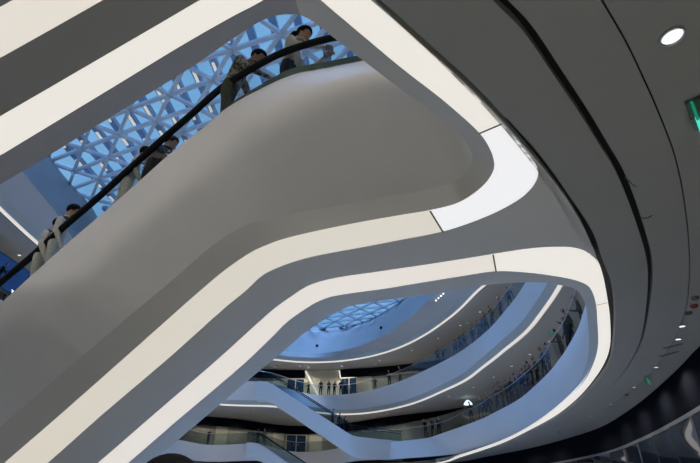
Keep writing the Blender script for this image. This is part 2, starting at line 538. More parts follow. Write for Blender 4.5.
# soffit between the two glowing strips and the joint line
outer = DU[jS:(18 + 1) * K + 1]
jr = [P(598, 262.5, HC), P(589.5, 236, HC), P(565, 198.5, HC), P(536.5, 161.5, HC), P(504, 124, HC), P(473.5, 91, HC), P(437, 58, HC), P(401, 25, HC), P(369, -3, HC), P(336, -36, HC)]
s_in = SI[jS:ix(16) + 1]
m1 = catmull([SI[(r + 1) * K] for r in range(12, 17)], 10)
m2 = catmull([du_c[r + 1] for r in (12, 14, 16, 17, 18)], 10)
slab('ceiling', [SI[jS:(16 + 1) * K + 1], lerp_rails(SI[jS:(16 + 1) * K + 1], DU[jS:(16 + 1) * K + 1], .5), DU[jS:(16 + 1) * K + 1]], M['soffit'], .1, kind='structure')
a_r = SI[(16 + 1) * K:(23 + 1) * K + 1]
b_c = [du_c[17], P(596, 258.8, HC), P(587.5, 236, HC), P(566, 198, HC), P(511.5, 131, HC), P(473, 90.5, HC), P(401, 25, HC), P(336, -36, HC)]
b_r = catmull(b_c, K)
slab('ceiling', [a_r, b_r], M['soffit'], .1, kind='structure')
mb = MB(); cap_pts = [du_c[17], du_c[18], du_c[19], P(600.5, 267, HC), P(596, 258.8, HC)]
cap_pts = [p + Vector((0, 0, .003)) for p in cap_pts]
mb.add(cap_pts, [tuple(range(5))]); mb.build('ceiling', M['soffit'], None, False, 'structure')
# overhead band between the second and third glowing strips
al = [(190,-50),(150,-27),(103,0),(50,30),(0,58),(-45,83.4),(-100,114.3),(-150,142.5)]
au = [(165,-82),(120,-58),(75,-33.5),(22,-5),(-25,20.5),(-70,44.8),(-125,74.5),(-175,101.5)]
AL, AU = (catmull([w2(*q) for q in r], K) for r in (al, au))
in_r = SI[ix(26):ix(33) + 1]
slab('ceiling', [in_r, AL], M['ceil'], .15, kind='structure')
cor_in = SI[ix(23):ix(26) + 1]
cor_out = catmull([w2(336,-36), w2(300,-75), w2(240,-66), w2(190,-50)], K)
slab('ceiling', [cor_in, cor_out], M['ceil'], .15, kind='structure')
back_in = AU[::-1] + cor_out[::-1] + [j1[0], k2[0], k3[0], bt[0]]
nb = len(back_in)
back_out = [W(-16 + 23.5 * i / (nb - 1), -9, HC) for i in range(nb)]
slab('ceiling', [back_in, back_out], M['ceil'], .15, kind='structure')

# ------------------------------------------------------------------ glowing strips in the ceiling
def strip(label, outer, inner, cuts, mats):
    t = thing('light_strip', label, 'ceiling light', outer[len(outer) // 2].copy(), 'large glowing ceiling strips')
    bpy.context.view_layer.update()
    for (a, b), m in zip(cuts, mats):
        r0, r1 = outer[a:b + 1], inner[a:b + 1]
        mb = MB(); mb.grid([r0, r1])
        up = Vector((0, 0, .06))
        mb.grid([[p + up for p in r1], [p + up for p in r0]])
        mb.build('light_panel', m, t, False)
    for (a, b) in cuts[:-1]:
        d = (outer[min(b + 1, len(outer) - 1)] - outer[b - 1]).normalized() * .012
        dn = Vector((0, 0, -.014))
        mb = MB(); mb.add([outer[b] - d + dn, outer[b] + d + dn, inner[b] + d + dn, inner[b] - d + dn], [(0, 1, 2, 3)])
        mb.build('seam', M['seam'], t, False)
    return t
strip('broad glowing strip along the near escalator that hooks round the pointed opening', SO, SI,
      [(0, ix(11)), (ix(11), ix(18)), (ix(18), ix(33))], [M['strip'][0], M['strip'][2], M['strip'][1]])
strip('glowing strip along the lower escalator edge curving down the round ceiling rim', DU, DL,
      [(0, (12 + 1) * K), ((12 + 1) * K, (20 + 1) * K), ((20 + 1) * K, len(DU) - 1)], [M['strip'][3], M['strip'][1], M['strip'][1]])
strip('glowing strip crossing the corner above the pointed opening, farthest from the escalator', AU, AL, [(0, len(AL) - 1)], [M['strip'][3]])

# ------------------------------------------------------------------ ground floor: floor, right-hand bulkhead and shopfront
OW1 = Ring(polar([(0,19.5),(30,23),(55,30),(72,32),(84,37),(92,39.5),(99,37),(106,33),(118,33),(140,31),(180,23.5),(210,25),(240,34),(270,37),(300,36),(330,24)]), 0)
OW2 = Ring(polar([(0,19.5),(30,23),(56,30),(75,30.5),(90,30.8),(103,31),(118,31.5),(140,31),(180,23.5),(210,25),(240,34),(270,37),(300,36),(330,24)]), 0)
angs = [i * 2.5 for i in range(145)]
mb = MB()
ctr = W(CX, CY, -EYE)
ring0 = [OW1.p(a, 6, -EYE) for a in angs[:-1]]
mb.add([ctr] + ring0, [(0, 1 + i, 1 + (i + 1) % 144) for i in range(144)])
mb.build('floor', M['floor'], None, False, 'structure')
btx = [p for p in bt]
def lev(r, z): return [Vector((p.x, p.y, z + EYE)) for p in r]
bt2 = [W(6.4, -9, 0)] + btx + [W(8, 58, 0)]
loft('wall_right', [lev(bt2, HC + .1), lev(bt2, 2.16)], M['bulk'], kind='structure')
e_in = offs(bt2, -.03)
mb = MB(); mb.grid([lev(bt2, 2.16), lev(e_in, 2.16), lev(e_in, 2.05), lev(bt2, 2.05)]); mb.build('trim_4', M['frame'], None, False, 'structure')
# shop glass in panes with small steps of angle, so that each mirrors a different part of the hall
cum = [0]
for a, b in zip(bt2, bt2[1:]): cum.append(cum[-1] + (b - a).length)
def at_len(s):
    for i in range(len(cum) - 1):
        if cum[i] <= s <= cum[i + 1]: return bt2[i].lerp(bt2[i + 1], (s - cum[i]) / max(1e-6, cum[i + 1] - cum[i]))
    return bt2[-1].copy()
shop = thing('shopfront', 'dark glass shopfront under the black bulkhead of the curved hall', 'shopfront', at_len(24))
shop.location.z = 0
bpy.context.view_layer.update()
sz = 2.4
npan = int(cum[-1] / sz)
for i in range(npan):
    a, b = at_len(i * sz), at_len((i + 1) * sz)
    d = (b - a).normalized(); nr = Vector((-d.y, d.x, 0))
    tw = .05 * random.uniform(-1, 1)
    mb = MB(); mb.grid([lev([a + nr * tw, b - nr * tw], 2.06), lev([a + nr * tw, b - nr * tw], -EYE + .08)])
    mb.build('pane', M['shopglass'], shop, False)
for i in range(npan + 1):
    mb = MB(); a = at_len(i * sz); mb.bar(Vector((a.x, a.y, 0)), Vector((a.x, a.y, 2.05 + EYE)), .06, .09, Vector((0, 1, 0)))
    mb.build('mullion', M['darkwall'], shop, False)
# enclosing walls
def wallring(name, ring, z0, z1, a0, a1, m, kind='structure', dr=0.0, step=2.5):
    k = int(round((a1 - a0) / step)); aa = [a0 + (a1 - a0) * i / k for i in range(k + 1)]
    return loft(name, [[ring.p(a, dr, z0) for a in aa], [ring.p(a, dr, z1) for a in aa]], m, kind=kind)
wallring('wall_ground', OW1, -EYE, HC + .2, 60, 320, M['beige'], dr=5)
wallring('wall_outer', OW1, -EYE, SK + 4, 0, 360, M['darkwall'], dr=6)

# ------------------------------------------------------------------ upper gallery rims
hid = lambda l: [W(x, y, 0) for x, y in l]
near1 = [(5.2,8.6),(2.5,6.5),(-2,4),(-7,3),(-12,5),(-16.5,10),(-19.3,17)]
B1 = Ring([P(*q, L1) for q in [(585.3,298),(579.7,322),(571,341),(551.6,369),(525,394.6),(500,409.7),(467,425.3),(430,437.5),(400,441),(362,443),(212,445),(180,440)]]
          + hid([(-3,60.8),(-6,63),(-8.4,59.2),(-9.5,52.9),(-19.2,42),(-20.3,32),(-20.2,24)]) + hid([(4.8,9.6),(1,6.5),(-4,4),(-10,4.5),(-15.5,9),(-19,17)]), L1)
B1.sm = False
R1 = Ring([P(*q, C1) for q in [(560,285),(536.5,320),(510,346),(484.6,366),(465,381),(440,392.5),(412.6,404),(382.7,411.2),(345,415.5)]]
          + hid([(-4,55.5),(-8,51.5),(-13,51),(-18,45),(-20.5,36),(-20.5,27),(-19.5,19),(-15.5,10),(-9.5,5),(-3,4),(3,6.5),(7,11.5)]), C1)
B2 = Ring([P(*q, L2) for q in [(524.6,283),(506,309),(482,335),(450,357.5),(425,370),(387.5,385.5),(345,394.7),(315,396)]]
          + hid([(-6,53.8),(-8.6,48.9),(-13.5,48.3),(-18,43),(-20.6,35),(-21.2,27),(-20,18),(-15.5,10),(-9.5,5),(-3,4),(4,7),(7.8,13)]), L2)
R2 = Ring([P(*q, C2) for q in [(483.5,286),(450,317.5),(425,335),(400,347.7),(370,357),(325,362.7),(300,362.7),(274,359.7),(0,209),(25,232.6),(52.6,256.4)]]
          + hid([(-14,51),(-18,42),(-18,15),(-14,8.5),(-8,4.5),(-1,4),(5,7.5),(9,15),(10.6,24)]), C2)
R3 = Ring([P(*q, L3) for q in [(437,294),(408,318),(388,333),(350,348.5),(320,353.5),(285,351.5),(23,171),(62,220)]]
          + hid([(-13,50),(-17.5,42),(-18.7,34),(-16,13.5),(-12.5,9),(-7,6),(-1,5.5),(4.5,9),(8.4,16),(9.8,26)]), L3)
R4 = Ring([P(*q, SK) for q in [(405,299),(390,310),(363,324),(333,331),(309,330),(47.6,154.7),(57,169.4),(69,185),(86.5,202)]]
          + hid([(-14.5,52.5),(-19,43.5),(-20.6,35),(-18,14.5),(-14,9),(-8,6),(-1.5,6),(4.5,9),(9,16),(10.4,26),(10,36)]), SK)

def ring_pts(ring, aa, dr=0.0, dz=0.0): return [ring.p(a, dr, dz) for a in aa]
AF = [i * 2.0 for i in range(181)]
def bandmesh(name, rails, m, parent=None, kind='structure', smooth=True): return loft(name, rails, m, parent, kind, smooth)

# level 1 edge (fascia above the round ceiling rim)
f_pairs = [(18, W(5.0, 10.0, L1)), (19, P(585.3, 297.5, L1)), (20.6, P(581.5, 317, L1)), (21, P(578.5, 326.5, L1)), (22, P(571, 341, L1)), (23, P(562, 355.5, L1)),
           (24, P(551.6, 369, L1)), (25, P(538.5, 382.5, L1)), (26, P(519, 399, L1)), (27, P(500, 409.7, L1)), (28, P(480, 419.6, L1)), (29, P(430, 437.5, L1))]
lo = []
for k, _ in f_pairs:
    j = (k + 1) * K; i = int(j); t = j - i
    lo.append(DF[i].lerp(DF[min(i + 1, len(DF) - 1)], t))
hi = [p for _, p in f_pairs]
loA, hiA = catmull(lo, 6), catmull(hi, 6)
arc = [62 + 3 * i for i in range(40)]
a_start = ang(hi[-1])
aa = [a_start + (200 - a_start) * i / 70 for i in range(71)]
hiB = ring_pts(B1, aa)
loB = []
for a in aa:
    q = B1.p(a, .4)
    loB.append(Vector((q.x, q.y, HC + .3 + EYE)))
loB[0] = loA[-1]
for i in range(1, 8): loB[i] = loB[i].lerp(loA[-1] + (loB[i] - hiB[i]) * 0 + (hiB[i] - hiB[0]), (8 - i) / 8.0)
def rounded(lo_r, hi_r, out=.0):
    return [lo_r, lerp_rails(lo_r, hi_r, .33), lerp_rails(lo_r, hi_r, .66), hi_r]
bandmesh('trim_5', rounded(loA + loB[1:], hiA + hiB[1:]), M['fascia'])
# the same edge, near and left, out of sight of the lens
aa2 = [200 + (290 - 200) * i / 40 for i in range(41)]

def level(tagn, rim, base, zc, zf, a0=0.0, a1=360.0):
    aa = [a0 + (a1 - a0) * i / 180 for i in range(181)]
    rails = [ring_pts(rim, aa, -.05, .12), ring_pts(rim, aa, -.30, .52), ]
    hi_r = ring_pts(base, aa)
    bandmesh('trim_%d' % tagn, [rails[0], rails[1]], M['soffit'])
    bandmesh('trim_%d' % (tagn + 1), rounded(rails[1], hi_r), M['fascia'] if zf < 15 else M['band'])
    return aa
def farstrip(label, rim, a0, a1):
    k = max(10, int(abs(a1 - a0) / 1.5)); aa = [a0 + (a1 - a0) * i / k for i in range(k + 1)]
    mb = MB(); mb.grid([ring_pts(rim, aa, -.05, .12), ring_pts(rim, aa, .07, -.03), ring_pts(rim, aa, .17, .05), ring_pts(rim, aa, .0, .22)])
    o = mb.build('light_strip', M['farstrip'], None, True)
    tag(o, label, 'ceiling light', 'glowing strips under the gallery edges')
level(6, R1, B2, C1, L2, 0, 360)
level(8, R2, R3, C2, L3, 0, 360)
farstrip('thin glowing strip under the edge of the upper gallery, above the lower row of onlookers', R1, -40, 200)
farstrip('thin glowing strip round the topmost gallery ceiling just below the blue cove', R2, -40, 260)
# gallery ceilings, slabs, cove and roof
AG = [60 + 2 * i for i in range(76)]
bandmesh('ceiling', [[Vector((B1.p(a, .5).x, B1.p(a, .5).y, HC + EYE + .02)) for a in AG], [OW1.p(a, 5.1, HC + .02) for a in AG]], M['ceil'])
bandmesh('ceiling', [ring_pts(R1, AF, .2, .02), ring_pts(R1, AF, 1.8, .06), [OW1.p(a, 6.1, C1) for a in AF]], M['gallery_ceil'])
bandmesh('ceiling', [ring_pts(R2, AF, .2, .02), ring_pts(R2, AF, 1.8, .06), [OW1.p(a, 6.1, C2) for a in AF]], M['gallery_ceil'])
AN = [-52 + i * 2 for i in range(137)]
bandmesh('floor', [[B1.p(a, .02, 0) for a in AN], [OW1.p(a, 6.1, L1) for a in AN]], M['floor'])
bandmesh('floor', [ring_pts(B2, AF, .02, 0), [OW1.p(a, 6.1, L2) for a in AF]], M['floor'])
bandmesh('ceiling', [ring_pts(R3, AF), lerp_rails(ring_pts(R3, AF), ring_pts(R4, AF), .5), ring_pts(R4, AF)], M['cove'])
bandmesh('roof', [ring_pts(R4, AF), ring_pts(R4, AF, .2, .4), [OW1.p(a, 6.1, SK + .4) for a in AF]], M['darkwall'])
# floor slab of level 1 over the camera
tI = TOP[ix(12):]
nI = len(tI)
edge = catmull([W(9, 10, L1), W(9, 5, L1), W(9, -3, L1), W(7, -9, L1), W(0, -9.5, L1), W(-8, -9.5, L1), W(-16, -9, L1), W(-20, -4, L1)], 10)
def resample(r, n):
    c = [0]
    for a, b in zip(r, r[1:]): c.append(c[-1] + (b - a).length)
    out = []
    for i in range(n):
        s = c[-1] * i / (n - 1); j = 0
        while j < len(c) - 2 and c[j + 1] < s: j += 1
        out.append(r[j].lerp(r[j + 1], (s - c[j]) / max(1e-6, c[j + 1] - c[j])))
    return out
loft('floor', [[Vector((p.x, p.y, min(p.z, L1 + EYE))) for p in tI], resample(edge, nI)], M['floor'], kind='structure', smooth=False)
mb = MB(); mb.add([W(-40, -10, -EYE), W(40, -10, -EYE), W(40, -10, SK + 4), W(-40, -10, SK + 4)], [(0, 1, 2, 3)])
mb.build('wall_back', M['beige'], None, False, 'structure')

# back walls with dark bulkheads behind the galleries
wallring('wall_lower_gallery', OW1, L1, C1 + .1, 40, 150, M['beige'])
wallring('wall_upper_gallery', OW2, L2, C2 + .1, 40, 150, M['beige'])
wallring('wall_lower_side', OW1, L1, C1 + .1, -50, 40, M['darkwall'])
wallring('wall_upper_side', OW2, L2, C2 + .1, -50, 40, M['darkwall'])
wallring('wall_upper_left', OW2, L2, C2 + .1, 150, 260, M['darkwall'])
wallring('wall_lower_left', OW1, L1, C1 + .1, 150, 260, M['darkwall'])
def bulk(name, ring, zt, a0, a1, taper=True, h=.95):
    k = 40; aa = [a0 + (a1 - a0) * i / k for i in range(k + 1)]
    lo_r, hi_r = [], []
    for i, a in enumerate(aa):
        t = min(1.0, i / 9.0) if taper else 1.0
        hi_r.append(ring.p(a, -.35, zt - .0)); lo_r.append(ring.p(a, -.35, zt - h * (1 - (1 - t) ** 2)))
    bk = [Vector((p.x, p.y, p.z)) + (W(CX, CY, p.z - EYE) - p).normalized() * -.5 for p in lo_r]
    mb = MB(); mb.grid([hi_r, lo_r, bk]); return mb.build(name, M['bulk'], None, False, 'structure')
def ring_hit(px, z, ring, dr=0.0):
    X = (px - 350.0) / F
    lo_, hi_ = 18.0, 90.0
    for _ in range(50):
        y = (lo_ + hi_) / 2; x = X * (y * CT + z * ST)
        if math.hypot(x - CX, y - CY) > ring.r(math.degrees(math.atan2(y - CY, x - CX))) + dr: hi_ = y
        else: lo_ = y
    return W(X * (y * CT + z * ST), y, z)
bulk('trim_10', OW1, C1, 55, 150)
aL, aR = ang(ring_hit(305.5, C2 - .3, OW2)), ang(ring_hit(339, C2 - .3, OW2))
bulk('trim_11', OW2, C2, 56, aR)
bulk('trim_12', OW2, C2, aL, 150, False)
# doors in the gallery walls
door_no = [0]
def door(px0, px1, zf, ring, h=2.25):
    a = ring_hit(px0, zf + 1, ring, -.75); b = ring_hit(px1, zf + 1, ring, -.75)
    a.z = b.z = zf + EYE
    d = (b - a); n_ = Vector((d.y, -d.x, 0)).normalized()
    door_no[0] += 1
    up = Vector((0, 0, 1))
    mb = MB()
    for q in (0, .5, 1):
        mb.bar(a + d * q, a + d * q + up * h, .12, .1, Vector((0, 1, 0)))
    mb.bar(a + up * h, b + up * h, .12, .1)
    o = mb.build('door_%d' % door_no[0], M['cream'], None, False, 'structure')
    for q in (0, .5):
        g = MB(); p0 = a + d * (q + .02); p1 = a + d * (q + .48)
        g.box((p0 + p1) / 2 + up * (h / 2) + n_ * .0, (p1 - p0).length, .03, h - .05, (d.normalized(), n_, up))
        g.build('door_leaf', M['doorglass'], o, False)
        hd = MB(); hd.bar((p0.lerp(p1, .8 if q == 0 else .2)) + up * .9 + n_ * .06, (p0.lerp(p1, .8 if q == 0 else .2)) + up * 1.3 + n_ * .06, .03, .03, Vector((0, 1, 0)))
        hd.build('door_handle', M['steel'], o, False)
def panel(px0, px1, z0, z1, ring, m, name, dr=-.06):
    a = ring_hit(px0, z0 + .5, ring, dr); b = ring_hit(px1, z0 + .5, ring, dr)
    mb = MB(); mb.add([Vector((a.x, a.y, z0 + EYE)), Vector((b.x, b.y, z0 + EYE)), Vector((b.x, b.y, z1 + EYE)), Vector((a.x, a.y, z1 + EYE))], [(0, 1, 2, 3)])
    return mb.build(name, m, None, False, 'structure')
panel(303, 341, L2, C2, OW2, M['cream'], 'wall_alcove')
panel(272, 303, L2, C2 - .95, OW2, M['cream'], 'wall_panel')
panel(358, 372, L2, C2 - .95, OW2, M['cream'], 'wall_panel')
panel(272, 283, L1, C1 - .95, OW1, M['cream'], 'wall_panel')
panel(309, 322, L1, C1 - .95, OW1, M['cream'], 'wall_panel')
panel(214, 226, L1, C1 - .95, OW1, M['cream'], 'wall_panel')
door(286.5, 304, L2, OW2); door(341, 357, L2, OW2); door(286, 306, L1, OW1)
for p0, p1, lab in ((ring_hit(305.5, C2 - .1, OW2, -.3), ring_hit(320, L2, OW2, -.3), 'bright slanted light tube across the cream alcove wall'),
                    (ring_hit(339.5, C2 - .1, OW2, -.3), ring_hit(340.5, C2 - 1.0, OW2, -.3), 'short bright light tube on the alcove corner beside the dark bulkhead')):
    mb = MB(); mb.bar(p0, p1, .22, .12, Vector((0, 1, 0))); o = mb.build('light_tube', M['farstrip'], None, False)
    tag(o, lab, 'light')

# glass balustrades of the galleries
def balustrade(label, base, a0, a1, z):
    k = int((a1 - a0) / 1.5); aa = [a0 + (a1 - a0) * i / k for i in range(k + 1)]
    t = thing('glass_balustrade', label, 'balustrade', base.p((a0 + a1) / 2))
    bpy.context.view_layer.update()
    loft('glass_panel', [ring_pts(base, aa, .12, 0), ring_pts(base, aa, .12, 1.1)], M['farglass'], t)
    mb = MB(); mb.tube(ring_pts(base, aa, .12, 1.1), .028, 6); mb.build('top_rail', M['steel'], t)
    return t
balustrade('tinted glass balustrade along the lower gallery behind the lower onlookers', B1, -46, 200, L1)
balustrade('tinted glass balustrade along the upper gallery in front of the upper onlookers', B2, -46, 250, L2)

# ------------------------------------------------------------------ far escalators
def far_esc(label, A, Bp, width, hbody, run=1.2, glass_h=.95, end=None):
    t = thing('escalator', label, 'escalator', Vector((Bp.x, Bp.y, Bp.z)))
    bpy.context.view_layer.update()
    d = Bp - A; dh = Vector((d.x, d.y, 0)).normalized(); n_ = Vector((-dh.y, dh.x, 0))
    if n_.y < 0: n_ = -n_
    path = [A - dh * run, A, Bp, end or Bp + dh * run]
    def sm(pts, r=.8):
        out = [pts[0]]
        for i in (1, 2):
            a = pts[i] + (pts[i - 1] - pts[i]).normalized() * r; b = pts[i] + (pts[i + 1] - pts[i]).normalized() * r
            for q in range(6):
                s = q / 5; out.append(a * (1 - s) ** 2 + pts[i] * (2 * s * (1 - s)) + b * s * s)
        return out + [pts[3]]
    top = sm(path)
    hb = Vector((0, 0, -hbody))
    near_t = top; near_b = [p + hb + n_ * .25 for p in top]
    far_t = [p + n_ * width for p in top]; far_b = [p + hb - n_ * .25 for p in far_t]
    rails = [near_t, lerp_rails(near_t, near_b, .5), lerp_rails(near_t, near_b, .85), [p.lerp(q, .06) + Vector((0, 0, .0)) for p, q in zip(near_b, far_b)], far_b, far_t]
    mb = MB(); mb.grid(rails); mb.build('body_cladding', M['fascia'], t, True)
    nt_in = [p + n_ * .2 for p in near_t]; ft_in = [p - n_ * .2 for p in far_t]
    mb = MB(); mb.grid([near_t, nt_in]); mb.grid([ft_in, far_t]); mb.build('parapet_cap', M['fascia'], t, False)
    st = MB()
    L = (Bp - A); k = max(4, int(abs(L.z) / .2))
    for i in range(k):
        p = A + L * (i / k) + Vector((0, 0, -.3)) + n_ * (width / 2); q = L / k
        st.box(p + Vector((q.x / 2, q.y / 2, q.z / 2)), Vector((q.x, q.y, 0)).length, width - .4, .2, (dh, n_, Vector((0, 0, 1))))
    st.build('steps', M['step'], t, False)
    for off in (.1, width - .1):
        lo_r = [p + n_ * off for p in top]; hi_r = [p + Vector((0, 0, glass_h)) for p in lo_r]
        loft('balustrade_glass', [lo_r, hi_r], M['farglass'], t)
        mb = MB(); mb.tube(hi_r, .05, 6); mb.build('handrail', M['rail'], t)
    return t
EA, EB = P(268, 381.2, L2), P(353, 437.0, L1 + .15)
EB = Vector((EB.x, EA.y - .6, L1 + .15 + EYE)); 
escU = far_esc('blue-white escalator with glass sides linking the two far galleries', EA, EB, 2.0, 1.75, end=P(402, 441.2, L1 + .12))
LA = P(258, 442.5, L1); LB = LA + Vector((10.2, -.6, -5.9))
escL = far_esc('lower far escalator descending below the doorway, seen only at its top', LA + Vector((0, 0, 0)), LB, 2.0, 1.5)

# ------------------------------------------------------------------ skylight
a_v, b_v = Vector((-1.37, 1.88, 0)) * (SK / 17), Vector((-2.40, .88, 0)) * (SK / 17)
org = P(125.3, 122.4, SK); org = Vector((org.x, org.y, 0))
def dome(x, y):
    r = math.hypot(x - CX, y - CY) / R4.r(math.degrees(math.atan2(y - CY, x - CX)))
    return SK + .35 + 1.2 * max(0, 1 - r * r)
def inside(p, m=.99): return math.hypot(p.x - CX, p.y - CY) < R4.r(ang(p)) * m
nodes = {}
for i in range(-40, 41):
    for j in range(-40, 41):
        p = org + a_v * i + b_v * j
        if math.hypot(p.x - CX, p.y - CY) < 40 and inside(p, 1.06): nodes[(i, j)] = W(p.x, p.y, dome(p.x, p.y))
mb = MB()
for (i, j), p in nodes.items():
    for di, dj in ((1, 0), (0, 1), (1, -1)):
        q = nodes.get((i + di, j + dj))
        if q and (inside(p, 1.0) or inside(q, 1.0)): mb.bar(p, q, .20, .20)
sky = mb.build('window_1', M['bar'], None, False, 'structure')
hub = MB()
for p in nodes.values(): hub.tube([p + Vector((0, 0, -.16)), p + Vector((0, 0, .15))], .17, 8)
hub.build('node_hubs', M['bar'], sky)
# outer sunshade beams above the lattice
lv = (P(95, 180, SK + 1.9) - P(64, 145, SK + 1.9)); lv.z = 0; lv.normalize()
ln = Vector((-lv.y, lv.x, 0))
lb = MB(); lamps = []
for k in range(-34, 35):
    o_ = org + ln * (k * 1.35)
    seg = []
    for s in range(-90, 91):
        p = o_ + lv * (s * .6)
        if inside(p, 1.03) and p.y < 36: seg.append(p)
    if len(seg) > 1:
        zz = lambda p: dome(p.x, p.y) + 1.7
        for a, b in zip(seg[::6], seg[6::6] + [seg[-1]]):
            lb.bar(W(a.x, a.y, zz(a)), W(b.x, b.y, zz(b)), .42, .32)
        for idx_, s in enumerate(seg[3::4]):
            if -22 < s.x < -5.5 and 12 < s.y < 33: lamps.append((s, zz(s)))
M['beam'] = mat('sunshade_paint', (.16, .20, .26), .5)
beams = lb.build('sunshade_beam', M['beam'], sky, False)
gm = MB()
tri = []
for (i, j), p in nodes.items():
    q, r, s = nodes.get((i + 1, j)), nodes.get((i, j + 1)), nodes.get((i + 1, j - 1))
    u = Vector((0, 0, .16))
    if q and r: gm.add([p + u, q + u, r + u], [(0, 1, 2)])
    if q and s: gm.add([p + u, q + u, s + u], [(0, 1, 2)])
M['skyglass'] = glass('skylight_glass', (.95, .97, .99), .01, .04)
gm.build('glass', M['skyglass'], sky, False)
proto = None
random.shuffle(lamps)
vis = []
for s, z in lamps:
    w = W(s.x, s.y, z - .28) - Vector((0, 0, EYE))
    dep = w.y * CT + w.z * ST
    px = 350 + F * w.x / dep; py = 231.5 - F * (w.z * CT - w.y * ST) / dep
    if 40 < px < 300 and 5 < py < 215: vis.append((px, py, s, z))
vis.sort(key=lambda q: (q[0]))
for n_, (px, py, s, z) in enumerate(vis[:95]):
    if proto is None:
        mb = MB(); mb.bar(Vector((-.5, 0, 0)), Vector((.5, 0, 0)), .16, .1)
        proto = mb.build('roof_lamp', M['rooflamp'], None, False); o = proto
    else:
        o = proto.copy(); COL.objects.link(o)
    o.location = W(s.x, s.y, z - .27); o.rotation_euler = (0, 0, math.atan2(lv.y, lv.x))
    tag(o, 'pale yellow lamp tube fixed under a roof beam above the triangular skylight lattice', 'lamp', 'lamp tubes above the skylight lattice')

# ------------------------------------------------------------------ fixtures in the ceilings
def downlight(p, r, label, m, group='ceiling downlights', ring_m=None, watts=300, colr=(1.0, .95, .87), cone=165, bl=.5):
    t = thing('downlight', label, 'downlight', p, group)
    bpy.context.view_layer.update()
    n = 24
    def circ(rr, z): return [p + Vector((rr * math.cos(2 * math.pi * i / n), rr * math.sin(2 * math.pi * i / n), z)) for i in range(n)]
    mb = MB(); mb.grid([circ(r * 1.16, 0), circ(r * 1.14, -.018), circ(r, -.022), circ(r * .94, .03)], True); mb.build('trim_ring', ring_m or M['steel'], t)
    mb = MB(); mb.add(circ(r * .95, -.004), [tuple(range(n))]); mb.build('lens', m, t, False)
    ld = bpy.data.lights.new('bulb', 'SPOT'); ld.energy = watts; ld.color = colr; ld.spot_size = math.radians(cone); ld.spot_blend = bl; ld.shadow_soft_size = r * .9
    lo_ = bpy.data.objects.new('bulb', ld); COL.objects.link(lo_); lo_.parent = t; lo_.location = (0, 0, -.03)
    return t
dl0 = downlight(P(672, 36, HC), .083, 'big round white downlight in the grey ceiling near the exit sign', M['lamp'], watts=235, colr=(.97, 1.0, 1.0))
def dl_copy(src, p, label, group='ceiling downlights', sc=1.0):
    c = copy_tree(src); c.location = p; c.scale = (sc, sc, sc)
    tag(c, label, 'downlight', group); return c
small0 = downlight(P(682, 326, HC), .07, 'small downlight in the sloping row over the shopfront, first below the red detector', M['smalllamp'], watts=190, colr=(1.0, .9, .76))
names = ['second', 'third', 'fourth', 'fifth', 'sixth', 'seventh', 'eighth', 'ninth', 'tenth']
for (x, y), nme in zip([(678,339),(656,367),(634,387),(611,404),(591,416),(570,426),(530.6,441),(513,447)], names):
    dl_copy(small0, P(x, y, HC), 'small downlight in the row over the dark shopfront, %s from the red detector' % nme)
# added lamps, unseen behind the lens, for bounce off the hall floor
for i, (x, y) in enumerate([(4.6, -1.5), (4.6, -5), (1.2, -4), (-2.8, -4), (-6.8, -4), (-4.5, -.8), (1.5, -1.0)]):
    dl_copy(dl0, W(x, y, HC), 'round white downlight in the ceiling behind the pointed opening')

def exit_sign(p, yaw, w, h, label):
    t = thing('exit_sign', label, 'exit sign', p, 'green exit signs')
    bpy.context.view_layer.update()
    X = Vector((math.cos(yaw), math.sin(yaw), 0)); Y = Vector((-X.y, X.x, 0)); Z = Vector((0, 0, 1))
    mb = MB(); mb.box(p + Z * (-h / 2 - .04), w, .05, h, (X, Y, Z)); mb.build('housing', M['grey_plastic'], t, False)
    mb = MB()
    for s in (-1, 1): mb.box(p + Z * (-h / 2 - .04) + Y * (.028 * s), w * .92, .006, h * .82, (X, Y, Z))
    mb.build('green_face', M['exit'], t, False)
    for s in (-.35, .35):
        mb = MB(); mb.bar(p + X * (w * s), p + X * (w * s) + Z * -.045, .02, .02, Vector((0, 1, 0))); mb.build('bracket', M['steel'], t, False)
    return t
pe = P(699, 100, HC)
t = thing('exit_sign', 'grey box on the ceiling with a thin bright green light edge', 'exit sign', pe, 'green exit signs')
bpy.context.view_layer.update()
v0, v1 = P(688, 100, HC), P(697, 127, HC)
ax = (v1 - v0); ln_ = ax.length; ax.normalize(); ay = Vector((ax.y, -ax.x, 0))
if ay.x < 0: ay = -ay
cc = (v0 + v1) / 2 + ay * .09
M['sign_grey'] = mat('sign_housing', (.07, .10, .085), .5)
mb = MB(); mb.box(cc + Vector((0, 0, -.02)), ln_, .24, .04, (ax, ay, Vector((0, 0, 1)))); mb.build('housing', M['sign_grey'], t, False)
g0, g1_ = P(692, 103, HC - .06), P(702, 132, HC - .06)
mb = MB(); mb.bar(g0, g0.lerp(g1_, .5), .022, .05); mb.build('green_face', M['exit'], t, False)
mb = MB(); mb.bar(g0.lerp(g1_, .5), g1_, .03, .05); mb.build('green_face', M['exitbright'], t, False)
mb = MB(); ip = P(693, 119, HC - .04); mb.tube([ip, ip + Vector((0, 0, -.012))], .016, 10); mb.build('indicator', M['red'], t)
exit_sign(P(646, 377, HC), .9, .55, .2, 'small green exit sign hanging in the ceiling over the black bulkhead')
exit_sign(P(559, 430.5, HC), 1.2, .7, .22, 'far small green exit sign low on the curving ceiling by the glowing rim')
exit_sign(P(551, 331, C1), .3, .3, .15, 'green exit sign under the upper gallery beside the lower onlookers')
exit_sign(P(467, 322, C2), .3, .35, .16, 'green exit sign above the upper row of onlookers')
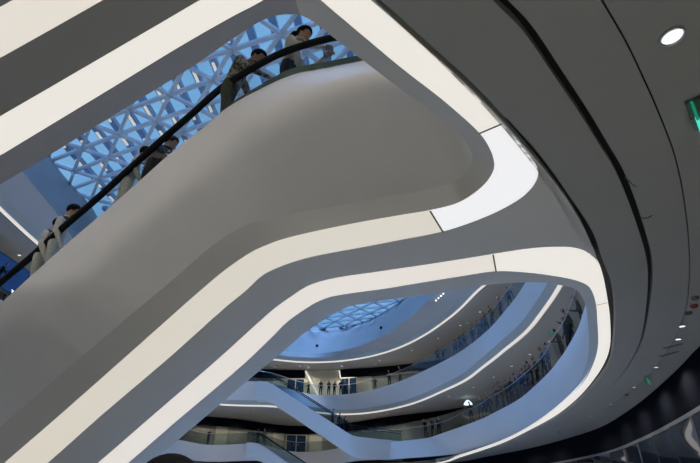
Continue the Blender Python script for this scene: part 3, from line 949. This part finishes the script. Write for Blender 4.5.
for (x, y, lab, m) in ((693.6, 305, 'red smoke detector in the ceiling above the slot vents', M['red']), (694.6, 297, 'dark round sensor in the ceiling, the higher of two', M['grey_plastic']),
                       (688, 312, 'dark round sensor in the ceiling, the lower of two', M['grey_plastic']), (626.6, 394, 'dark red ceiling detector between two small downlights', M['red'])):
    p = P(x, y, HC); mb = MB(); mb.tube([p, p + Vector((0, 0, -.03)), p + Vector((0, 0, -.06))], [.07, .07, .045], 14)
    tag(mb.build('smoke_detector', m, None), lab, 'smoke detector')
for (x, y, lab) in ((673, 346, 'dark slot vent in the ceiling, nearer the red detector'), (669, 354, 'dark slot vent in the ceiling, nearer the far exit sign')):
    a, b = P(x - 9, y + 2.5, HC), P(x + 9, y - 2.5, HC)
    mb = MB(); mb.bar(a + Vector((0, 0, -.004)), b + Vector((0, 0, -.004)), .1, .012); t = tag(mb.build('slot_vent', M['seam'], None, False), lab, 'vent', 'slot vents')

# gallery downlights: they light the walkways
gl_src1 = None; gl_src2 = []
k = 0
for ring, zc, lvl, aa_ in ((R1, C1, 'lower', list(range(-38, 320, 10))), (R2, C2, 'upper', list(range(-38, 320, 10)))):
    for a in aa_:
        p = ring.p(a, 2.1, .03)
        if gl_src1 is None:
            gl_src1 = downlight(p, .10, 'x', M['gallerylamp'], watts=150, cone=140); o = gl_src1
        else: o = copy_tree(gl_src1); o.location = p
        tag(o, 'small round downlight in the ceiling over the %s gallery walkway' % lvl, 'downlight', 'downlights over the %s gallery walkway' % lvl)
for ring, zc, lvl, aa_ in ((OW1, C1, 'lower', (76, 83, 90, 97, 104, 111)), (OW2, C2, 'upper', (66, 74, 82, 90, 98))):  # extra row added to brighten the shop walls
    for a in aa_:
        o = copy_tree(gl_src1); o.location = ring.p(a, -1.6, zc + .05 - ring.z)
        tag(o, 'small added downlight over the %s gallery brightening the shop walls' % lvl, 'downlight', 'added downlights beside the %s shop walls' % lvl)
for (x, y), (x2, y2), nme in (((625, 177), (636, 187), 'upper, hooked'), ((641, 218), (652, 215.5), 'lower, straight')):
    a, b = P(x, y, HC - .004), P(x2, y2, HC - .012); c = (a + b) / 2 + Vector((.02, .02, -.01))
    mb = MB(); mb.tube(catmull([a, c, b], 5), .006, 5); tag(mb.build('loose_cable', M['seam'], None), 'thin loose wire end sticking out of the black ceiling groove, %s one' % nme, 'cable')
for i, (x, y) in enumerate([(-3.5, -1.5), (-6.5, -1.5), (-9.5, -1), (-12.5, .5), (-15.5, 3)]):  # strong unseen lamps added to light the near escalator's parapet
    if i == 0: o = bright0 = downlight(W(x, y, C1 + .03), .12, 'x', M['gallerylamp'], watts=WN, cone=150, bl=.6)
    else: o = copy_tree(bright0); o.location = W(x, y, C1 + .03)
    tag(o, 'added unseen downlight above the overhead glowing strips, lighting the escalator parapet', 'downlight', 'added downlights over the near gallery')
for i, a in enumerate(range(62, 200, 9)):  # unseen lamps added for warm bounce off the far floor
    p = B1.p(a, 2.5); p.z = HC + EYE
    if i == 0: o = hall0 = downlight(p, .10, 'x', M['gallerylamp'], watts=300, colr=(1.0, .9, .76))
    else: o = copy_tree(hall0); o.location = p
    tag(o, 'added unseen downlight for warm bounce on the ground floor beyond the atrium', 'downlight', 'added downlights of the far ground floor')
# row of four spots on the grey band, a bright lamp and two fixtures on the cove
for i, (x, y, nme) in enumerate([(436, 300.5, 'lowest'), (438.5, 298.2, 'second lowest'), (441, 296, 'second highest'), (443.3, 293.8, 'highest')]):
    a = ang(P(x, y, 14.9)); p = P(x, y, 14.85)
    mb = MB(); mb.ell(p, .075, .075, .075, 10, 6); tag(mb.build('spotlight', M['spotlens'], None), 'tiny white spotlight on the grey band by the skylight, %s of four' % nme, 'spotlight', 'four spots on the grey band')
for (x, y, lab) in ((317, 345.5, 'tiny black camera on the blue cove, lower one'), (381, 327.5, 'tiny black camera on the blue cove, upper one nearer the onlookers')):
    p = P(x, y, L3 + .4)
    for q in range(200):
        z = L3 + (SK - L3) * q / 200; p = P(x, y, z)
        a = ang(p); rr = R3.r(a) + (R4.r(a) - R3.r(a)) * q / 200
        if math.hypot(p.x - CX, p.y - CY) > rr - .2: break
    mb = MB(); mb.ell(p, .17, .17, .17, 12, 8); mb.bar(p, p + Vector((0, .5, .1)), .07, .07); tag(mb.build('security_camera', M['black'], None), lab, 'camera')
p = P(468, 403.5, C1 - .5)
t = thing('projector_lamp', 'bright bluish white lamp under the gallery ceiling beside the dark bulkhead tip', 'lamp', p)
bpy.context.view_layer.update()
M['cyanlamp'] = emit('cyan_white_lens', (.7, .9, 1.0), 1.6)
mb = MB(); mb.tube([p + Vector((0, 0, .3)), p + Vector((0, 0, .12)), p + Vector((0, 0, -.1))], [.12, .3, .42], 14); mb.build('lamp_shade', M['cyanlamp'], t)
mb = MB(); mb.tube([p + Vector((0, 0, .3)), p + Vector((0, 0, .42))], .04, 6); mb.build('stem', M['steel'], t)
# blue screen on the left upper gallery
p = ring_hit(-10, L2 + 1.2, OW2, -1.0) if False else None
sc_ = []
for (x, y) in ((-14, 262), (30, 300)):
    pass
b0, b1 = P(-25, 234, L2 + 2.3), P(33, 274, L2 + 2.3)
b0.z = b1.z = L2 + EYE + .3
t = thing('display_wall', 'blue glowing display behind the balcony people past the black handrail', 'display', (b0 + b1) / 2)
bpy.context.view_layer.update()
mb = MB(); d = (b1 - b0); mb.box((b0 + b1) / 2 + Vector((0, 0, 1.0)), d.length, .15, 2.0, (d.normalized(), Vector((-d.y, d.x, 0)).normalized(), Vector((0, 0, 1)))); mb.build('casing', M['darkwall'], t, False)
nrm = Vector((-d.y, d.x, 0)).normalized()
if nrm.dot(Vector((0, 0, 0)) - b0) < 0: nrm = -nrm
mb = MB(); mb.box((b0 + b1) / 2 + Vector((0, 0, 1.0)) + nrm * .09, d.length * .96, .02, 1.8, (d.normalized(), nrm, Vector((0, 0, 1)))); mb.build('screen', M['screen'], t, False)
# ------------------------------------------------------------------ people
SKINC = mat('skin', (.36, .22, .16), .55, noise=.05)
HAIR = mat('black_hair', (.008, .006, .006), .8, noise=.3, scale=40, spec=.1)
def cloth(n, c): return mat('cloth_' + n, c, .85, noise=.15, scale=20, spec=.15)
CL = {'navy': cloth('navy', (.02, .03, .07)), 'black': cloth('black', (.012, .012, .014)), 'grey': cloth('grey', (.12, .12, .13)), 'blue': cloth('blue', (.05, .09, .2)),
      'white': cloth('white', (.5, .5, .5)), 'brown': cloth('brown', (.07, .05, .035)), 'olive': cloth('olive', (.05, .055, .04)), 'oat': cloth('oat', (.46, .44, .38)), 'pale': cloth('pale_blue', (.2, .27, .38))}
def camo():
    m = cloth('mottled', (.08, .08, .07)); nt = m.node_tree
    r = [n for n in nt.nodes if n.type == 'VALTORGB'][0]
    r.color_ramp.elements[0].color = (.05, .055, .045, 1); r.color_ramp.elements[1].color = (.26, .25, .21, 1)
    r.color_ramp.elements[0].position = .42; r.color_ramp.elements[1].position = .56
    return m
CL['mottled'] = camo()

def body_mesh(name, pose, top, leg, hair=True, female=False, fine=False):
    V = Vector
    hipw = .095; shw = .165 if female else .185
    lean = pose.get('lean', 0.0); tw = pose.get('turn', 0.0); hd = pose.get('head', 0.0)
    pel = V((0, 0, .96))
    def up(d, h): return V((0, math.sin(lean) * h, math.cos(lean) * h)) + d
    waist = up(pel, .16); chest = up(pel, .36); nb = up(pel, .50)
    nk = nb + V((0, .02 + hd * .04, .07)); h1 = nk + V((0, .03 + hd * .06, .065)); h2 = h1 + V((0, .012 + hd * .03, .075)); h3 = h2 + V((0, -.008 + hd * .02, .055))
    J = []; E = []
    def j(p, r, lab): J.append((V(p), r, lab)); return len(J) - 1
    def e(a, b): E.append((a, b))
    P_ = j(pel, (.15, .115), 'leg'); Wa = j(waist, (.125 if female else .145, .095), 'top'); Ch = j(chest, (.155 if female else .175, .11), 'top'); Nb = j(nb, (.085, .075), 'top')
    Nk = j(nk, (.052, .055), 'skin'); H1 = j(h1, (.066, .078), 'head'); H2 = j(h2, (.076, .092), 'head'); H3 = j(h3, (.062, .075), 'hair')
    for a, b in ((P_, Wa), (Wa, Ch), (Ch, Nb), (Nb, Nk), (Nk, H1), (H1, H2), (H2, H3)): e(a, b)
    stp_ = pose.get('step', .03)
    for s in (-1, 1):
        hp = j(pel + V((s * hipw, 0, -.06)), (.088, .095), 'leg'); kn = j(V((s * .105, .03 + stp_ * s, .50)), (.058, .062), 'leg')
        an = j(V((s * .11, -.02 + stp_ * 1.6 * s, .10)), (.040, .042), 'leg'); he = j(V((s * .11, -.03 + stp_ * 1.6 * s, .045)), (.042, .042), 'shoe'); to = j(V((s * .125, .15 + stp_ * 1.6 * s, .035)), (.040, .032), 'shoe')
        e(P_, hp); e(hp, kn); e(kn, an); e(an, he); e(he, to)
        sh = up(V((s * shw, pel.y, pel.z)), .435)
        SH = j(sh, (.060, .062), 'top'); e(Ch, SH)
        if s in pose.get('rest', ()):            # forearm laid on the rail in front
            r = pose.get('rail', V((0, .38, 1.12)))
            el = sh + V((s * .06, .10, -.25)); wr = V((s * .10, r.y, r.z + .05))
            k = (wr - el); el = wr - k.normalized() * min(k.length, .30)
        else:
            sw = pose.get('swing', .05) * s
            el = sh + V((s * .06, -.03 + sw, -.29)); wr = el + V((s * .015, .08 + sw, -.25))
        ELB = j(el, (.047, .047), 'top'); WR = j(wr, (.031, .033), 'top'); d = (wr - el).normalized()
        PA = j(wr + d * .075, (.040, .020), 'skin')
        e(SH, ELB); e(ELB, WR); e(WR, PA)
        if not fine: T = j(wr + d * .16, (.026, .014), 'skin'); e(PA, T)
    me = bpy.data.meshes.new(name + '_cage'); me.from_pydata([q[0] for q in J], E, []); me.update()
    o = bpy.data.objects.new(name + '_cage', me); COL.objects.link(o)
    sk = o.modifiers.new('skin', 'SKIN'); sk.use_smooth_shade = True; sk.branch_smoothing = .4
    for i, q in enumerate(J): me.skin_vertices[0].data[i].radius = q[1]; 
    me.skin_vertices[0].data[0].use_root = True
    sb = o.modifiers.new('sub', 'SUBSURF'); sb.levels = sb.render_levels = 2 if fine else 1
    dg = bpy.context.evaluated_depsgraph_get(); ev = o.evaluated_get(dg)
    out = bpy.data.meshes.new_from_object(ev)
    bpy.data.objects.remove(o); out.name = name
    slots = {'hair': 0, 'skin': 1, 'top': 2, 'leg': 3, 'shoe': 4}
    out.materials.clear()
    for m in (HAIR if hair else SKINC, SKINC, top, leg, CL['black']): out.materials.append(m)
    segs = [(J[a][0], J[b][0], J[a][2], J[b][2]) for a, b in E]
    hc = h2
    for p in out.polygons:
        c = p.center; best = None
        for a, b, la, lb in segs:
            d = b - a; t = max(0, min(1, (c - a).dot(d) / max(1e-9, d.length_squared))); dist = (c - (a + d * t)).length
            if best is None or dist < best[0]: best = (dist, la if t < .5 else lb, t)
        lab = best[1]
        if lab in ('head', 'hair'): lab = 'hair' if (c.z > hc.z + .045 or c.y < hc.y - .012) else 'skin'
        p.material_index = slots[lab]; p.use_smooth = True
    # face, ears and fingers go into the same body mesh
    if fine:
        bm = bmesh.new(); bm.from_mesh(out)
        add = MB()
        add.ell(h1 + V((0, .086, .042)), .011, .020, .022, 8, 6); add.ell(h1 + V((0, .052, -.045)), .03, .034, .022, 8, 6)
        for s in (-1, 1): add.ell(h1 + V((s * .072, -.008, .03)), .010, .017, .027, 8, 6)
        nv0 = len(add.f)
        eyes = MB()
        for s in (-1, 1): eyes.ell(h1 + V((s * .031, .072, .055)), .014, .010, .008, 8, 6)
        eyes.ell(h1 + V((0, .072, -.018)), .024, .010, .006, 8, 6)
        fin = MB()
        for i_, q in enumerate(J):
            if q[2] == 'skin' and i_ > 8:
                pa = q[0]; pr = [J[a][0] for a, b in E if b == i_][0]
                d = (pa - pr).normalized(); sd = 1 if pa.x > 0 else -1
                acr = d.cross(V((0, 0, 1)));
                if acr.length < .2: acr = V((0, 1, 0))
                acr.normalize(); dn = V((0, 0, -1)) if abs(d.z) < .7 else V((0, 1, 0)) * .6
                for k, (o_, L_) in enumerate(((-.028, .070), (-.010, .082), (.010, .078), (.028, .060))):
                    b0 = pa + acr * o_; b1 = b0 + d * (.045 + L_ * .45); b2 = b1 + (d * .6 + dn * .8).normalized() * L_ * .4; b3 = b2 + (d * .1 + dn).normalized() * L_ * .3
                    fin.tube([b0, b1, b2, b3], [.011, .0095, .0085, .006], 6)
                t0 = pa - acr * sd * .03 - d * .03
                fin.tube([t0, t0 - acr * sd * .025 + d * .035, t0 - acr * sd * .02 + d * .065 + dn * .02], [.013, .011, .007], 6)
        for part, mi in ((add, 1), (eyes, 0), (fin, 1)):
            vs = [bm.verts.new(v) for v in part.v]
            for f in part.f:
                try: fc = bm.faces.new([vs[i] for i in f]); fc.material_index = mi; fc.smooth = True
                except ValueError: pass
        bm.to_mesh(out); bm.free()
    return out, (h1, h2, h3)

POSES = [dict(), dict(lean=.16, rest=(-1, 1), rail=Vector((0, .40, 1.10)), head=.6), dict(step=.06, swing=.12, head=.3), dict(lean=.08, rest=(1,), rail=Vector((0, .36, 1.12)), head=.4)]
OUT = [('navy', 'black'), ('black', 'navy'), ('blue', 'black'), ('grey', 'navy'), ('blue', 'navy'), ('brown', 'black'), ('navy', 'navy'), ('olive', 'black')]
WORDS = {'navy': 'navy', 'black': 'black', 'blue': 'blue', 'grey': 'grey', 'pale': 'pale blue', 'brown': 'brown', 'white': 'white', 'olive': 'olive'}
LIB = []
for k in range(8):
    LIB.append(body_mesh('person', POSES[k % 4], CL[OUT[k][0]], CL[OUT[k][1]], True, k in (2, 4, 6))[0])
BODYH = 1.765
ORD = ['first', 'second', 'third', 'fourth', 'fifth', 'sixth', 'seventh', 'eighth', 'ninth', 'tenth', 'eleventh', 'twelfth', 'thirteenth', 'fourteenth', 'fifteenth', 'sixteenth', 'seventeenth', 'eighteenth', 'nineteenth', 'twentieth', 'twenty-first', 'twenty-second']
def person(k, loc, h, face, label, group):
    o = bpy.data.objects.new('person', LIB[k]); COL.objects.link(o)
    o.location = loc; s = h / BODYH; o.scale = (s, s, s); o.rotation_euler = (0, 0, face)
    tag(o, label, 'person', group); return o
def on_gallery(px, py, base, zf, off=.42):
    X, up, fw = ray(px, py)
    lo_, hi_ = 8.0, 90.0
    g = lambda s: math.hypot(X * s - CX, fw * s - CY) - base.r(math.degrees(math.atan2(fw * s - CY, X * s - CX))) - off
    if zf > 9: lo_ = 20.0
    else: lo_ = 12.0
    z_ = zf + 1.68; s0 = z_ / up
    if g(s0) >= 0 and g(s0) < 1.6: return X * s0, fw * s0, 1.68
    s = s0
    for _ in range(400):
        if g(s) >= 0: break
        s *= 1.003
    if g(s0) >= 1.6:
        s = s0
        for _ in range(400):
            if g(s) <= .8: break
            s *= .997
    h = up * s - zf
    return X * s, fw * s, max(1.5, min(1.92, h))
def row(pts, base, zf, labf, group, off=.42):
    for i, (px, py) in enumerate(pts):
        k = (i * 5 + int(px)) % 8
        x, y, h = on_gallery(px, py, base, zf, off)
        f = math.atan2(CY - y, CX - x) - math.pi / 2 + random.uniform(-.6, .6)
        person(k, W(x, y, zf), h, f, labf(i, WORDS[OUT[k][0]]), group)
rowA = [(469.7,401),(478.7,396.4),(482.7,395.5),(487,393),(495,384),(500,380),(505,379),(509,376.5),(514,372),(519,369),(522,367),(525,364),(529.5,359.5),(534,356),(540,345.5),(545,341.5),(557,327),(563,316.5),(565,307.5),(576,294)]
row(rowA, B1, L1, lambda i, c: 'onlooker in %s along the lower gallery row, %s counting up from the bulkhead tip' % (c, ORD[i]), 'onlookers along the lower gallery')
rowB = [(437,347.5),(442.5,344.8),(454.3,338.5),(459.3,333.5),(463.5,330.5),(471.5,324.5),(477.5,319),(481,315),(485,311.5),(490,305),(498.7,296.5),(507,286)]
row(rowB, B2, L2, lambda i, c: 'onlooker in %s along the upper gallery row, %s counting up from the bulkhead tip' % (c, ORD[i]), 'onlookers along the upper gallery')
row([(389,370),(400,366),(375,377)], B2, L2, lambda i, c: 'person in %s behind upper gallery glass below the long bulkhead, %s' % (c, ('in the middle', 'nearest the onlookers', 'nearest the glass doors')[i]), 'people by the upper shopfront', .9)
row([(309,381.5),(321,379.5),(329,380),(334.5,380.8),(341,379.7),(345.5,379.5)], B2, L2, lambda i, c: 'person in %s by the cream alcove on the upper gallery, %s from the far escalator' % (c, ORD[i]), 'people by the cream alcove', .5)
row([(425,418.5),(432,417.5),(438,416)], B1, L1, lambda i, c: 'person in %s under the lower dark bulkhead tip, %s of three' % (c, ('nearest the far escalator', 'middle', 'nearest the onlooker row')[i]), 'three people under the bulkhead tip', .4)
row([(209.5,429),(258.5,429),(265,428.5)], B1, L1, lambda i, c: 'person in %s on the lower gallery, %s' % (c, ('alone beside the cream pillar', 'at the head of the lower far escalator', 'between lower far escalator and glass door')[i]), 'people by the lower left gallery', .6)
# three on the far escalator
for i, (px, py) in enumerate([(332.8, 408), (339.4, 411.8), (343.7, 415.3)]):
    y = EA.y + 1.0; X, up, fw = ray(px, py); s = y / fw
    x, zt = X * s, up * s
    t = (x - EA.x) / (EB.x - EA.x); zs = (EA.z - EYE) + (EB.z - EA.z) * t - .15
    h = max(1.5, min(1.9, zt - zs))
    k = (2, 6, 1)[i]
    person(k, W(x, y, zt - h), h, -math.pi / 2, 'person riding the blue-white far escalator, %s of three' % ('highest', 'middle', 'lowest')[i], 'three riders on the far escalator')
# two on the balcony past the handrail
for i, (px, py) in enumerate([(4.5, 262), (11, 279)]):
    X, up, fw = ray(px, py); s = (L2 + 1.7) / up
    x, y = X * s, fw * s
    person((1, 5)[i], W(x, y, L2), 1.7, -1.2, ('dark headed person by the blue display, higher one', 'dark person in front of the blue display, lower one beside the handrail')[i], 'people by the blue display')

# people riding the near escalator
def rail_at(px):
    best = min(HRS, key=lambda p: abs(350 + F * p.x / (p.y * CT + (p.z - EYE) * ST) - px))
    return best
def near_person(label, px, py, back, face, top, leg, pose, female=False, ponytail=False, hgt=None):
    rp = rail_at(px); X, up, fw = ray(px, py)
    s = (rp.y + back) / fw
    x, y, zt = X * s, fw * s, up * s
    a = x * DH.x + y * DH.y
    zd = 5.5 + DECK - SL * sp(a - 4.25)
    h = zt - zd
    return x, y, zt, zd, h
def build_near(label, px, py, back, face, top, leg, pose, female=False, ponytail=False, hgt=2.0):
    x, y, zt, zd, h = near_person(label, px, py, back, face, top, leg, pose)
    me, (h1, h2, h3) = body_mesh('body', pose, CL[top], CL[leg], False, female, True)
    zmax = max(v.co.z for v in me.vertices); hx = h2.y
    sc_ = (hgt / 1.765)
    rot = Matrix.Rotation(face, 4, 'Z')
    off = rot @ Vector((0, hx * sc_, 0))
    base = W(x - off.x, y - off.y, zt - zmax * sc_)
    t = thing('person', label, 'person', base)
    t.rotation_euler = (0, 0, face); t.scale = (sc_ * 1.08, sc_ * 1.08, sc_)
    b = bpy.data.objects.new('body', me); COL.objects.link(b); b.parent = t
    hm = MB()
    c = (h2 + h3) / 2 + Vector((0, -.014, .0))
    n_, m_ = 18, 12; vv = []; ff = []
    for i in range(m_ + 1):
        for q in range(n_):
            th = math.pi * i / m_ * .72; ph = 2 * math.pi * q / n_
            front = max(0, math.sin(ph)); th *= (1 - .42 * front)
            wob = 1 + .02 * math.sin(7 * ph + i)
            vv.append(c + Vector((.092 * math.sin(th) * math.cos(ph) * wob, .108 * math.sin(th) * math.sin(ph) * wob, .105 * math.cos(th) * wob)))
    for i in range(m_):
        for q in range(n_): ff.append((i * n_ + q, (i + 1) * n_ + q, (i + 1) * n_ + (q + 1) % n_, i * n_ + (q + 1) % n_))
    hm.add(vv, ff)
    if ponytail:
        pb = c + Vector((0, -.10, .02))
        hm.tube([pb, pb + Vector((0, -.035, .0)), pb + Vector((0, -.06, -.05)), pb + Vector((0, -.062, -.13)), pb + Vector((0, -.05, -.20))], [.025, .035, .04, .032, .010], 10)
    ho = meshobj('hair', hm.v, hm.f, HAIR); ho.parent = t
    col_ = MB()                                             # collar, a ring of cloth about the neck
    nb = h1 + Vector((0, -.03, -.09))
    pts = [nb + Vector((.075 * math.cos(2 * math.pi * i / 16), .072 * math.sin(2 * math.pi * i / 16), .012 * math.cos(2 * math.pi * i / 16 + 1.5))) for i in range(17)]
    col_.tube(pts, .016, 6, False); cob = col_.build('collar', CL[top]); cob.parent = t
    return t
build_near('woman with dark ponytail and oatmeal cardigan leaning at the curved black handrail', 304.5, 31.5, .42, -1.75, 'oat', 'black', dict(lean=.14, rest=(-1, 1), rail=Vector((0, .42, 1.16)), head=.5), True, True, 2.25)
build_near('man in a mottled dark shirt bent over the black handrail below the ponytailed woman', 258, 54.5, .42, -1.45, 'mottled', 'olive', dict(lean=.30, rest=(-1, 1), rail=Vector((0, .46, 1.12)), head=.9), False, False, 2.3)
build_near('dark coated rider whose back shows through the glass halfway down the near escalator', 172, 140, .45, -1.2, 'black', 'black', dict(lean=.2, rest=(1,), head=.5), False, False, 1.95)
build_near('beige coated rider just past the black handrail, midway down the near escalator', 147, 151, .45, -1.0, 'oat', 'oat', dict(lean=.1, head=.4), False, False, 1.95)
build_near('beige coated rider low on the near escalator, higher of two by the cove', 75, 208.5, .42, -1.2, 'oat', 'oat', dict(head=.3), False, False, 1.95)
build_near('lowest rider on the near escalator, beige coat, head just over the black handrail', 61, 222, .45, -1.2, 'oat', 'oat', dict(head=.3), False, False, 1.95)
# visitor right in front of the camera: only the crown of the head is in view
meb, (h1, h2, h3) = body_mesh('body', dict(head=.2), CL['black'], CL['navy'], False, False, True)
t = thing('person', 'visitor with black hair close by, just the crown showing beneath the glowing strips', 'person', W(-.582, 1.62, -EYE - .075))
b = bpy.data.objects.new('body', meb); COL.objects.link(b); b.parent = t
hm = MB(); c = (h2 + h3) / 2
hm.ell(c + Vector((0, -.01, .010)), .108, .118, .104, 24, 16)
ho = meshobj('hair', hm.v, hm.f, HAIR); ho.parent = t
sc_ = 1.0

# ------------------------------------------------------------------ sky and light
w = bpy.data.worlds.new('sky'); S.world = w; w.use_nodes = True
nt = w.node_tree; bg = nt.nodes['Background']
tc = nt.nodes.new('ShaderNodeTexCoord'); nz = nt.nodes.new('ShaderNodeTexNoise'); nz.inputs['Scale'].default_value = 3.0; nz.inputs['Detail'].default_value = 6
cr = nt.nodes.new('ShaderNodeValToRGB')
cr.color_ramp.elements[0].color = (.11, .28, .53, 1); cr.color_ramp.elements[1].color = (.21, .44, .71, 1)
cr.color_ramp.elements[0].position = .3; cr.color_ramp.elements[1].position = .7
nt.links.new(tc.outputs['Generated'], nz.inputs['Vector']); nt.links.new(nz.outputs['Fac'], cr.inputs['Fac']); nt.links.new(cr.outputs['Color'], bg.inputs['Color'])
sx = nt.nodes.new('ShaderNodeSeparateXYZ'); mr = nt.nodes.new('ShaderNodeMapRange')      # unseen zenith boosted well above the visible sky to light the interior
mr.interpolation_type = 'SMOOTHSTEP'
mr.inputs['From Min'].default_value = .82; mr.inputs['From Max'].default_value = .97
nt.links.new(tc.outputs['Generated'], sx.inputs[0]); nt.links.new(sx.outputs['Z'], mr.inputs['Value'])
mxc = nt.nodes.new('ShaderNodeMix'); mxc.data_type = 'RGBA'
nt.links.new(mr.outputs[0], mxc.inputs[0]); nt.links.new(cr.outputs['Color'], mxc.inputs[6]); mxc.inputs[7].default_value = (.25, .46, .92, 1)
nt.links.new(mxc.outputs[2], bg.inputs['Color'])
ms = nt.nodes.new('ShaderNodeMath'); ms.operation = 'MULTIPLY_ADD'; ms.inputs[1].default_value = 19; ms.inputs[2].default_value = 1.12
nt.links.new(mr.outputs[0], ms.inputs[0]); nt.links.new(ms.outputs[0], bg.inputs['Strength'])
